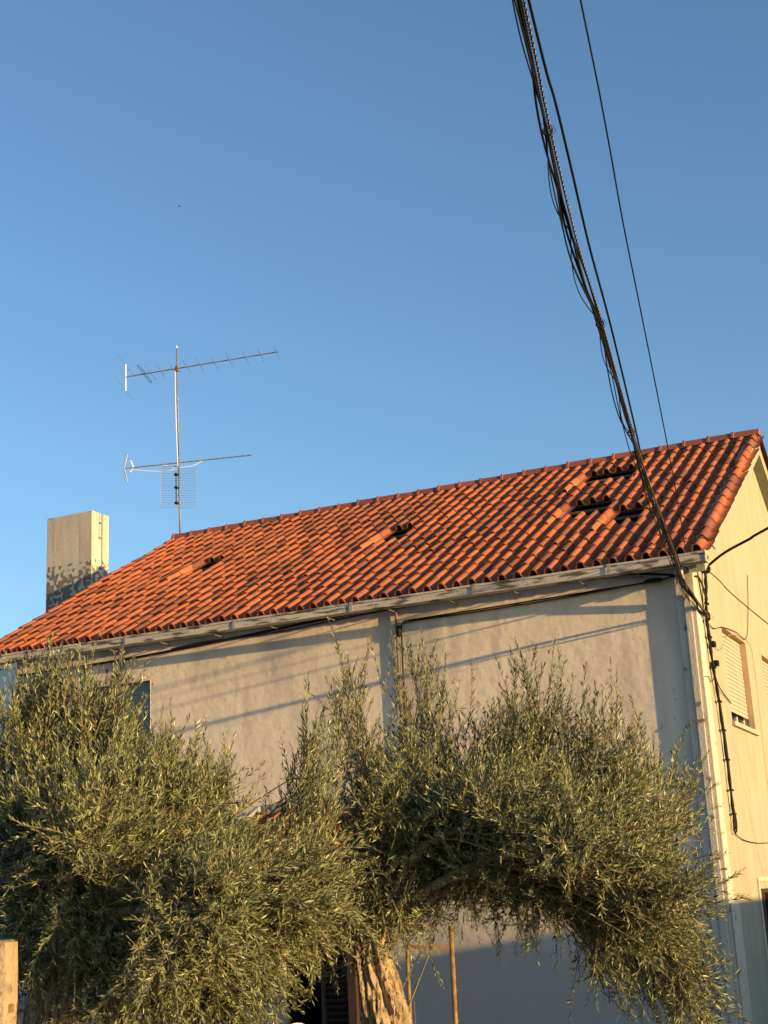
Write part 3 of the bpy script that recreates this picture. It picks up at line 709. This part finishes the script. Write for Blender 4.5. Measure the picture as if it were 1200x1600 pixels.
for k in range(4):
    q = MB(); q.ring((.01*k, random.uniform(-.01, .01), random.uniform(-.01, .01)), .075-.012*k, .008, (1, .2*random.uniform(-1, 1), .2*random.uniform(-1, 1)), 18, 5); q.build('loop', 'cable_brown', cl, True)
cable('service_cable', [(.06, .66, 6.63), (.36, .62, 6.80), (.75, .55, 6.93), (1.04, .346, 6.99), (3.5, -1.5, 7.35), (9, -6, 8.0)], .019, 'cable', 'thick service cable rising away from the clamp at the gable corner')
tn = [(.06, .66, 6.62), (.20, .60, 6.60)]
q = MB(); q.ring((0, 0, 0), .05, .022, (0, 1, .3), 10, 6); q.tube([(0, -.1, -.03), (0, 0, .0), (.05, .03, .03)], [.015, .04, .018], 6)
o = q.build('cable_clamp', 'cable', None, True); o.location = (.06, .66, 6.61); tag(o, 'black clamp joining the service cables at the gable corner', 'clamp')
cable('stay_wire', [(.02, .12, 6.66), (.25, .40, 6.40), (.82, .645, 5.72), (4.0, 2.0, 2.4)], .008, 'cable_brown', 'thin straight wire slanting down across the yellow gable', 5)
for pts, rad, lab in (
    ([(.03, .10, 6.62), (.03, .20, 6.55), (.03, .28, 6.2), (.03, .36, 5.95)], .009, 'thin dark wire running down beside the corner pilaster to the coil'),
    ([(.02, .06, 6.40), (.03, .25, 6.42), (.04, .42, 6.32), (.05, .50, 6.12)], .014, 'black cable curling round the corner from the downpipe to the riser'),
    ([(.02, .02, 5.0), (.02, .18, 5.02), (.03, .32, 4.96), (.04, .48, 5.05)], .006, 'short thin wire looping from the pilaster to the riser cable'),
    ([(.02, .42, 5.86), (.02, .9, 5.80), (.02, 1.6, 5.92), (.02, 2.6, 6.0), (.02, 3.4, 6.02), (.02, 3.9, 6.6), (.02, 4.2, 7.2)], .006, 'thin loose wire draped above the shuttered gable window'),
    ([(.02, .42, 5.84), (.02, .8, 5.55), (.02, 1.3, 5.55), (.02, 2.0, 5.86), (.02, 3.4, 6.00), (.02, 3.8, 5.7), (.02, 3.75, 4.2), (.02, 3.7, 3.0)], .005, 'thin loose wire hanging down between the two gable windows'),
    ([(.04, .50, 5.15), (.03, .8, 4.95), (.02, 1.30, 4.85), (.02, 1.57, 4.80)], .008, 'dark wire slanting from the riser to the window edge'),
    ([(.03, .48, 5.9), (.05, .66, 5.94), (.05, .82, 5.96), (.05, .84, 5.92), (.05, .66, 5.90), (.03, .45, 5.88)], .005, 'narrow stiff wire loop sticking out beside the cable coil'),
    ([(.03, .69, 2.95), (.02, 1.3, 2.87), (.02, 2.2, 2.84), (.02, 3.3, 2.86), (.02, 5.0, 2.9)], .006, 'thin cable sagging along the gable from the foot of the riser')):
    cable('wall_wire', pts, rad, 'cable_brown' if rad > .0055 else 'cable_paint', lab, 5, 6)

# ------------------------------------------------------------------ neighbour that throws the low shadow
nb = empty('neighbour_garage', (12, 2, 0), 'plain white garage with flat roof facing the yellow gable of the house', 'building')
q = MB(); q.box((-1.5, -6.5, -.3), (4, 9, 3.29)); q.build('wall', 'white', nb)
q = MB(); q.box((-1.55, -6.55, 3.292), (4.05, 9.05, 3.38)); q.build('roof_slab', 'soffit', nb)
q = MB(); q.box((-1.53, -3, 0), (-1.51, 0, 2.4)); q.build('door', 'wood_dark', nb)

# ------------------------------------------------------------------ yard things
gp = empty('gate_post', (-1.07, -12.81, gz(-1, -12.8)), 'weathered concrete gate post with an iron pin', 'post')
hz = 2.19-gz(-1, -12.8)
q = MB(); nseg = 14; vs = []
for k in range(nseg+1):
    z = -.2+(hz+.2)*k/nseg
    for (a, b) in ((-.13, -.09), (.0, -.094), (.105, -.09), (.112, .0), (.105, .10), (-.13, .10)):
        vs.append((a+random.uniform(-.004, .004), b+random.uniform(-.004, .004), z))
q.add(vs, [(6*k+l, 6*k+(l+1) % 6, 6*k+6+(l+1) % 6, 6*k+6+l) for k in range(nseg) for l in range(6)]+[tuple(nseg*6+l for l in range(6))])
o = q.build('shaft', 'concrete', gp); o.rotation_euler = (0, 0, .35)
q = MB(); q.box((.108, -.03, hz-.34), (.125, .01, hz-.30)); o = q.build('iron_pin', 'rust', gp); o.rotation_euler = (0, 0, .35)
q = MB(); q.box((-.14, -.10, hz-.02), (.09, .10, hz+.012)); o = bevel(q.build('mortar_cap', 'mortar', gp), .01); o.rotation_euler = (0, 0, .35)

tr = empty('trellis', (-1.0, -6.95, 0), 'rusty steel pipe trellis standing by the shaded front wall', 'trellis')
q = MB(); q.tube([(-.02, -.02, 0), (.0, 0, 1.0), (.045, -.08, 2.06)], .022, 8); q.build('post', 'rust', tr, True)
q = MB(); q.tube([(-.36, -.15, 0), (-.335, -.19, 1.95)], .016, 7); q.build('post', 'rust', tr, True)
q = MB(); q.bar((-.335, -.18, 1.90), (.035, -.075, 1.885), .02, .035); q.build('rail', 'rust', tr)
for k, (a, b) in enumerate((((-.40, -.45, .6), (-.43, -.42, 2.1)), ((-.30, -.5, 1.25), (.10, -.5, 2.02)), ((-.35, -.5, 1.45), (.08, -.45, 2.10)))):
    a, b = Vector(a), Vector(b); st = empty('dry_stem', a+Vector((-1.0, -6.95, 0)), ('thin upright bare stem beside the rusty trellis', 'long bare twig leaning low across the rusty trellis', 'bare twig leaning high across the rusty trellis')[k], 'plant')
    q = MB(); q.tube([(0, 0, 0), (b-a)*.5+Vector((.01, 0, .02)), b-a], [.009, .007, .004], 5); q.build('stem', 'twig', st)
    q = MB()
    for j in range(9):
        t = .1+.1*j; c = (b-a)*t; d = Vector((random.uniform(-1, 1), random.uniform(-1, 1), random.uniform(-.2, .8))).normalized()
        s_ = d.orthogonal().normalized()*.006; q.add([c, c+d*.025+s_, c+d*.05, c+d*.025-s_], [(0, 1, 2, 3)])
    q.build('leaflet', 'leaf', st)
for k, (x_, y_, h_) in enumerate(((-1.02, -6.9, 1.75), (-1.35, -7.3, 1.40), (-1.26, -7.25, 1.46))):
    st = empty('weed', (x_, y_, 0), ('young weed climbing the rusty trellis post', 'short leafy weed shoot beneath the leaning twigs', 'slightly taller leafy weed shoot beneath the leaning twigs')[k], 'plant')
    q = MB(); q.tube([(0, 0, 0), (.02, 0, h_*.5), (.015, .01, h_)], [.007, .005, .002], 5); q.build('stem', 'twig', st)
    q = MB()
    for j in range(34):
        t = .4+.6*j/34; c = Vector((.018, 0, h_*t)); an = j*2.4; d = Vector((math.cos(an), math.sin(an), .6)).normalized(); s_ = d.cross(Vector((0, 0, 1))).normalized()*.008
        q.add([c, c+d*.03+s_, c+d*.06, c+d*.03-s_], [(0, 1, 2, 3)])
    q.build('foliage', 'leaf', st)
# white plastic chair in the doorway shade
pc = empty('garden_chair', (-3.55, -4.9, 0), 'white plastic garden chair in deep shade below the porch', 'chair'); pc.rotation_euler = (0, 0, .9)
q = MB(); q.box((-.24, -.22, .43), (.24, .22, .455)); bevel(q.build('seat', 'plastic_white', pc), .02)
q = MB(); vs = []
for k in range(9):
    t = k/8; wv = .22*(1-.5*(2*t-1)**4*1)
    for j in range(2): vs.append(((-.24+.48*t), .21+.10*j+.05*math.cos(math.pi*(t-.5))*1, .45+(.50+.12*math.sin(math.pi*t))*j))
q.add(vs, [(2*k, 2*k+2, 2*k+3, 2*k+1) for k in range(8)]); bo = q.build('backrest', 'plastic_white', pc, True); sm = bo.modifiers.new('s', 'SOLIDIFY'); sm.thickness = .015
for sx in (-1, 1):
    for sy in (-1, 1):
        q = MB(); q.tube([(sx*.21, sy*.19, .44), (sx*.26, sy*.25, 0)], [.02, .016], 6); q.build('leg', 'plastic_white', pc)
    q = MB(); q.tube([(sx*.25, .22, .66), (sx*.27, -.1, .66), (sx*.25, -.2, .62), (sx*.23, -.2, .44)], .018, 6); q.build('armrest', 'plastic_white', pc)
# low grey wash tank behind the left tree
tk = empty('wash_tank', (-3.4, -9.2, 0), 'low grey concrete wash tank behind the olive tree by the gate post', 'tank')
q = MB(); q.box((-.9, -.35, 0), (.9, .35, 1.62)); bevel(q.build('basin', 'grey_wall', tk), .02)
q = MB(); q.box((-.95, -.40, 1.622), (.95, .40, 1.70)); bevel(q.build('rim', 'grey_wall', tk), .015)

# distant bird
bd_ = empty('bird', (-96.2, 133.5, 100.8), 'tiny bird far up in the clear blue sky', 'bird')
q = MB(); q.tube([(-.16, 0, 0), (-.08, 0, .02), (.05, 0, .01), (.18, 0, -.02)], [.015, .05, .05, .01], 6); q.build('body', 'cable', bd_, True)
for s_ in (-1, 1):
    q = MB(); q.add([(.06, s_*.03, .02), (-.06, s_*.03, .02), (-.03, s_*.25, .10), (.05, s_*.24, .10), (-.06, s_*.48, .05)], [(0, 1, 2, 3), (3, 2, 4)]); q.build('wing', 'cable', bd_)

# ------------------------------------------------------------------ olive trees
def unit(a): return a/np.maximum(np.linalg.norm(a, axis=-1, keepdims=True), 1e-9)
def build_mesh_np(name, V, F4=None, F3=None, var=None):
    me = bpy.data.meshes.new(name); me.vertices.add(len(V)); me.vertices.foreach_set('co', V.astype(np.float32).ravel())
    F = F3 if F3 is not None else F4; k = F.shape[1]
    me.loops.add(F.size); me.loops.foreach_set('vertex_index', F.astype(np.int32).ravel())
    me.polygons.add(len(F)); me.polygons.foreach_set('loop_start', np.arange(0, F.size, k, dtype=np.int32))
    if var is not None:
        at = me.attributes.new('var', 'FLOAT', 'FACE'); at.data.foreach_set('value', var.astype(np.float32))
    me.update(calc_edges=True); me.validate(); return me

def olive(name, base, blobs, trunk, label, seed, nshoot, leaf_len=.062):
    rg = np.random.default_rng(seed); rr = random.Random(seed)
    bx, by = base; b0 = gz(bx, by)
    root = empty(name, (bx, by, b0), label, 'tree', 'olive trees in front of the house')
    ax_ = np.array(Rh); fw_ = np.array(Fh)
    B = [(ax_*b[0]+fw_*b[1]+np.array([0, 0, b[2]-b0]), np.array([b[3], b[4]]), b[5], b[6]) for b in blobs]
    wt = np.array([b[1][0]*b[1][0]*b[1][1]*b[3] for b in B])**.8; wt /= wt.sum()
    # ---- shoots
    starts, dirs, lens, modes = [], [], [], []
    cen = sum(b[0]*w_ for b, w_ in zip(B, wt))
    for (c, rad, mode, dens), w_ in zip(B, wt):
        n = int(nshoot*w_)
        u = unit(rg.normal(size=(n, 3))); rr_ = rg.random(n)**.45
        dr_ = max(rad[0], .34)*1.2
        off = ax_*(u[:, :1]*rad[0])+fw_*(u[:, 1:2]*dr_)+np.array([0, 0, 1])*(u[:, 2:]*rad[1])
        P = c+off*rr_[:, None]
        # most shoots gather in tufts, with hollows between them
        K = max(5, int(n/26)); uk = unit(rg.normal(size=(K, 3))); ck = (ax_*(uk[:, :1]*rad[0])+fw_*(uk[:, 1:2]*dr_)+np.array([0, 0, 1])*(uk[:, 2:]*rad[1]))*(rg.random(K)**.4*.95)[:, None]
        wk = rg.random(K)+.3; pick = rg.choice(K, n, p=wk/wk.sum()); tuft = rg.random(n) < .48
        loc_ = ck[pick]+rg.normal(size=(n, 3))*.085
        off = np.where(tuft[:, None], ck[pick]*.6+(loc_-ck[pick])*6, off); P = np.where(tuft[:, None], c+loc_, P)
        o_ = unit(off)*.8+unit(P-cen)*.5
        if mode == 'up': d = o_*.35+np.array([0, 0, 1.0])+rg.normal(size=(n, 3))*.26+ax_*.22
        elif mode == 'out': d = o_*.75+np.array([0, 0, .55])+rg.normal(size=(n, 3))*.40+ax_*.32
        else: d = o_*.7+np.array([0, 0, -.15])+rg.normal(size=(n, 3))*.45+ax_*.12
        d = unit(d)
        ln = rg.uniform(.20, .42, n)*(1.15 if mode == 'up' else 1.0)
        P = P-d*(ln*.55)[:, None]
        starts.append(P); dirs.append(d); lens.append(ln); modes += [mode]*n
    # loose sprays that break the outline
    for _ in range(26):
        c, rad, mode, dens = B[rg.integers(len(B))]; u = unit(rg.normal(size=3)+np.array([0, 0, .5 if mode != 'down' else -.3]))
        pc_ = c+(ax_*(u[0]*rad[0])+fw_*(u[1]*rad[0])+np.array([0, 0, u[2]*rad[1]]))*rg.uniform(.95, 1.2); n = 7
        dm = unit(u*.8+np.array([0, 0, .5 if mode != 'down' else -.4])+ax_*.25)
        starts.append(pc_+rg.normal(size=(n, 3))*.035-dm*.1); dirs.append(unit(dm+rg.normal(size=(n, 3))*.28)); lens.append(rg.uniform(.16, .34, n)); modes += ['out']*n
    # a few long leaders that stand clear of the crown
    for (c, rad, mode, dens), w_ in zip(B, wt):
        if mode != 'up': continue
        n = 6
        u = rg.normal(size=(n, 3))*.5
        P = c+ax_*(u[:, :1]*rad[0])+fw_*(u[:, 1:2]*.25)+np.array([0, 0, 1])*(rad[1]*.35)
        starts.append(P); dirs.append(unit(np.array([0, 0, 1.0])+rg.normal(size=(n, 3))*.16+ax_*.08)); lens.append(rg.uniform(.28, .52, n)); modes += ['lead']*n
    S = np.concatenate(starts); D = np.concatenate(dirs); Ln = np.concatenate(lens)
    n = len(S); modes = np.array(modes)
    side_ = unit(np.cross(D, rg.normal(size=(n, 3))))
    bend = rg.normal(size=n)*.18; drop = np.where(np.isin(modes, ['down']), -.25, np.where(modes == 'out', -.06, .05))
    NSG = 3
    ts = np.linspace(0, 1, NSG+1)
    def pos(t, idx=slice(None)):
        L_ = Ln[idx][:, None]*np.asarray(t)[:, None]
        return S[idx]+D[idx]*L_+side_[idx]*(bend[idx][:, None]*L_*np.asarray(t)[:, None])+np.array([0, 0, 1])*((drop[idx][:, None])*L_*np.asarray(t)[:, None])
    # stems: three sided
    ring = []
    for k, t in enumerate(ts):
        P = pos(np.full(n, t)); r_ = .0034*(1-.75*t)
        e1 = side_; e2 = unit(np.cross(D, side_))
        for a in (0, 2.094, 4.189): ring.append(P+(e1*math.cos(a)+e2*math.sin(a))*r_)
    V = np.stack(ring, 1).reshape(-1, 3); m_ = 3*(NSG+1)
    f = []
    for k in range(NSG):
        for a in range(3): f.append((3*k+a, 3*k+(a+1) % 3, 3*k+3+(a+1) % 3, 3*k+3+a))
    F = (np.array(f)[None]+(np.arange(n)*m_)[:, None, None]).reshape(-1, 4)
    tag(obj('shoots', build_mesh_np('shoots', V, F4=F), 'twig', root), kind='stuff')
    # leaves in opposite pairs
    pairs = np.maximum((Ln/.0150).astype(int), 6)
    idx = np.repeat(np.arange(n), pairs*2)
    loc = np.concatenate([np.repeat(np.arange(p_), 2)/p_ for p_ in pairs])
    t = np.clip(.10+.92*loc+rg.normal(size=len(idx))*.012, 0, 1.0)
    sgn = np.tile([1, -1], len(idx)//2)
    keep = rg.random(len(idx)) < .90; idx, t, sgn, loc = idx[keep], t[keep], sgn[keep], loc[keep]
    P = pos(t, idx); dd = D[idx]
    e1 = side_[idx]; e2 = unit(np.cross(dd, e1))
    ph = np.round(loc*pairs[idx])*1.57+rg.normal(size=len(idx))*.35+idx*1.3
    rad_ = (e1*np.cos(ph)[:, None]+e2*np.sin(ph)[:, None])*sgn[:, None]
    spread = rg.uniform(.45, .95, len(idx))*(1-.35*t)
    ld = unit(dd*np.cos(spread)[:, None]+rad_*np.sin(spread)[:, None]+rg.normal(size=(len(idx), 3))*.10+np.array([0, 0, .06]))
    ll = leaf_len*rg.uniform(.50, 1.25, len(idx))*(1-.35*t**2)
    lw_ = ll*rg.uniform(.13, .20, len(idx))
    nrm = unit(dd-ld*np.sum(dd*ld, 1, keepdims=True)+rg.normal(size=(len(idx), 3))*.35)
    nrm = unit(nrm-ld*np.sum(nrm*ld, 1, keepdims=True)); sd_ = np.cross(ld, nrm)
    mid = P+ld*(ll*.5)[:, None]; cur = rg.normal(size=len(idx))*.08
    v0 = P; vl = mid+sd_*(lw_/2)[:, None]; vr = mid-sd_*(lw_/2)[:, None]; vc = mid-nrm*(lw_*.16)[:, None]; v1 = P+ld*ll[:, None]+nrm*(cur*ll)[:, None]
    V = np.stack([v0, vl, vc, vr, v1], 1).reshape(-1, 3); k = len(idx)
    F = (np.array([(0, 2, 1), (0, 3, 2), (1, 2, 4), (2, 3, 4)])[None]+(np.arange(k)*5)[:, None, None]).reshape(-1, 3)
    tone = np.array([mnoise.noise(Vector(p_*3.1)) for p_ in S])          # whole branches differ in tone
    var = np.clip(rg.beta(2.0, 2.6, k)+.15*(rg.random(n)[idx]-.5)+.5*tone[idx], 0, .97); yel = rg.random(k) < .012; var[yel] = 1.0
    me = build_mesh_np('crown', V, F3=F, var=np.repeat(var, 4))
    tag(obj('crown', me, 'leaf', root), kind='stuff')
    # ---- trunk
    tp = [Vector(ax_*a+fw_*b_+np.array([0, 0, z])) for a, b_, z, _ in trunk]; rad0 = [q_[3] for q_ in trunk]
    path = smooth_path(tp, 10); radi = [v.x for v in smooth_path([Vector((r_, 0, 0)) for r_ in rad0], 10)]
    nn = 110; q = MB(); vs = []
    path = smooth_path(tp, 26); radi = [v.x for v in smooth_path([Vector((r_, 0, 0)) for r_ in rad0], 26)]
    ph0 = rr.uniform(0, 6.28)
    for i, (c, r_) in enumerate(zip(path, radi)):
        z = c.z
        for k_ in range(nn):
            a = 2*math.pi*k_/nn; tw = a+.9*z+.25*math.sin(2.3*z)
            lobe = .22*math.sin(2*tw+ph0)+.12*math.sin(3*tw+1.3+1.1*z)
            n1 = mnoise.noise(Vector((math.cos(tw)*2.6, math.sin(tw)*2.6, z*1.5+ph0)))
            n2 = mnoise.noise(Vector((math.cos(tw)*6.5, math.sin(tw)*6.5, z*3.2+7+ph0)))
            n3 = mnoise.noise(Vector((math.cos(a)*15, math.sin(a)*15, z*9)))
            groove = -.46*max(0, .20-abs(n1))/.20-.24*max(0, .2-abs(n2))/.2
            r2 = r_*(1.08+lobe+.20*n1+.12*n2+.06*n3+groove)
            vs.append(c+Vector((math.cos(a)*r2, math.sin(a)*r2, 0)))
    q.add(vs, [(i*nn+k_, i*nn+(k_+1) % nn, (i+1)*nn+(k_+1) % nn, (i+1)*nn+k_) for i in range(len(path)-1) for k_ in range(nn)])
    q.build('trunk', 'bark', root, True)
    top = tp[-1]
    # ---- limbs to every clump, then branches into it
    for (c, rad, mode, dens) in B:
        e = Vector(c)+Vector((0, 0, rad[1]*(.35 if mode == 'down' else -.3))); st = top-Vector((0, 0, rr.uniform(.02, .25)))
        mdl = st.lerp(e, .5)+Vector((rr.uniform(-.08, .08), rr.uniform(-.08, .08), .13+.08*rr.random()+(.32 if mode == 'down' else 0)))
        pth = smooth_path([st, mdl, e], 8); q = MB(); nL = len(pth)
        q.tube(pth, [.034*(1-i/nL)+.008 for i in range(nL)], 7); lm = q.build('limb', 'bark', root, True)
        q = MB()
        for _ in range(16):
            s0 = pth[rr.randint(nL//2, nL-1)]; u = unit(rg.normal(size=3)); o_ = Vector(ax_*(u[0]*rad[0])+fw_*(u[1]*max(rad[0], .3))+np.array([0, 0, u[2]*rad[1]]))*.85
            tgt = e+o_; q.tube(smooth_path([s0, s0.lerp(tgt, .5)+Vector((rr.uniform(-.05, .05), rr.uniform(-.05, .05), rr.uniform(-.02, .08))), tgt], 4), [.008-.0007*i for i in range(9)], 4, caps=False)
        q.build('branch', 'twig', lm)
    return root, len(idx)

RB = [(1.30, -.75, 2.62, .42, .34, 'out', 1.0), (.80, -.55, 2.82, .40, .30, 'out', .9), (1.72, -.45, 2.30, .28, .34, 'out', .9), (.7, .75, 2.9, .6, .4, 'out', .7), (1.4, .65, 2.7, .45, .45, 'out', .7),
      (-.04, .10, 3.42, .20, .52, 'up', .45), (.34, .20, 3.40, .22, .46, 'up', .45), (.74, .0, 3.08, .36, .30, 'up', .7), (1.14, .10, 3.26, .28, .46, 'up', .6), (1.50, .0, 3.06, .30, .42, 'up', .65),
      (1.75, .0, 2.80, .22, .34, 'up', 1), (2.06, .30, 2.76, .16, .26, 'out', 1), (.22, .0, 2.82, .52, .40, 'out', 1.1), (.88, -.1, 2.70, .62, .40, 'out', 1.1), (1.42, .0, 2.50, .48, .46, 'out', 1.1),
      (1.70, .0, 2.12, .30, .36, 'down', 1.9), (1.88, .0, 1.72, .21, .34, 'down', 2.2), (.05, -.1, 2.46, .32, .28, 'down', 1.1), (.46, .0, 2.46, .34, .18, 'down', 1.4), (.76, .0, 2.44, .30, .16, 'down', 1.4), (.22, -.12, 2.22, .22, .16, 'down', 1.2), (-.22, .0, 2.2, .2, .25, 'down', 1), (1.08, .0, 2.28, .32, .22, 'down', 1.6), (1.5, .0, 2.0, .22, .22, 'down', 1.6), (1.45, .1, 1.85, .16, .16, 'down', 1.2)]
LB = [(1.05, -.85, 2.38, .34, .28, 'out', 1.1), (.45, -.70, 2.82, .36, .28, 'out', .9), (1.45, -.45, 2.42, .32, .26, 'out', 1), (1.0, -.7, 2.15, .36, .26, 'down', 1), (.4, .75, 2.9, .6, .5, 'out', .7), (1.0, .7, 2.45, .5, .35, 'out', .7),
      (-.05, .10, 3.24, .32, .40, 'up', .8), (.28, .10, 3.36, .32, .36, 'up', .8), (.56, .0, 2.96, .32, .33, 'up', .8), (.90, .0, 2.72, .24, .26, 'up', .8), (-.02, .0, 2.84, .50, .46, 'out', 1.1),
      (.58, -.1, 2.76, .52, .44, 'out', 1.1), (1.10, .0, 2.44, .40, .28, 'out', 1.1), (1.58, .25, 2.96, .17, .40, 'up', .9), (1.60, .0, 2.52, .26, .26, 'out', 1.1), (.21, .0, 2.30, .42, .34, 'down', 1.1),
      (.73, -.1, 2.20, .46, .34, 'down', 1.1), (1.22, .0, 2.20, .42, .34, 'down', 1.1), (1.05, .0, 1.86, .36, .25, 'down', 1.1), (1.54, .0, 2.28, .27, .23, 'down', 1.1), (.55, .1, 1.85, .30, .22, 'down', 1), (-.5, .2, 2.7, .34, .57, 'out', 1), (-.12, .1, 2.1, .28, .26, 'down', 1.4)]
c1 = olive('olive_tree', (-.004, -10.497), RB, [(-.06, 0, -.15, .24), (-.02, 0, .5, .20), (.02, 0, 1.0, .17), (.03, 0, 1.45, .165), (.0, 0, 1.75, .135), (-.02, 0, 2.0, .11), (.02, 0, 2.3, .09)],
           'olive tree with gnarled sunlit trunk arching over towards the house corner', 21, 5600, .055)
c2 = olive('olive_tree', (-1.402, -12.02), LB, [(-.02, .05, -.2, .26), (0, .05, .6, .21), (.03, .05, 1.1, .18), (.06, .05, 1.5, .16), (.12, .02, 1.9, .12)],
           'dense olive tree with hidden trunk growing beside the concrete gate post', 22, 6600, .058)
print('leaves', c1[1], c2[1])
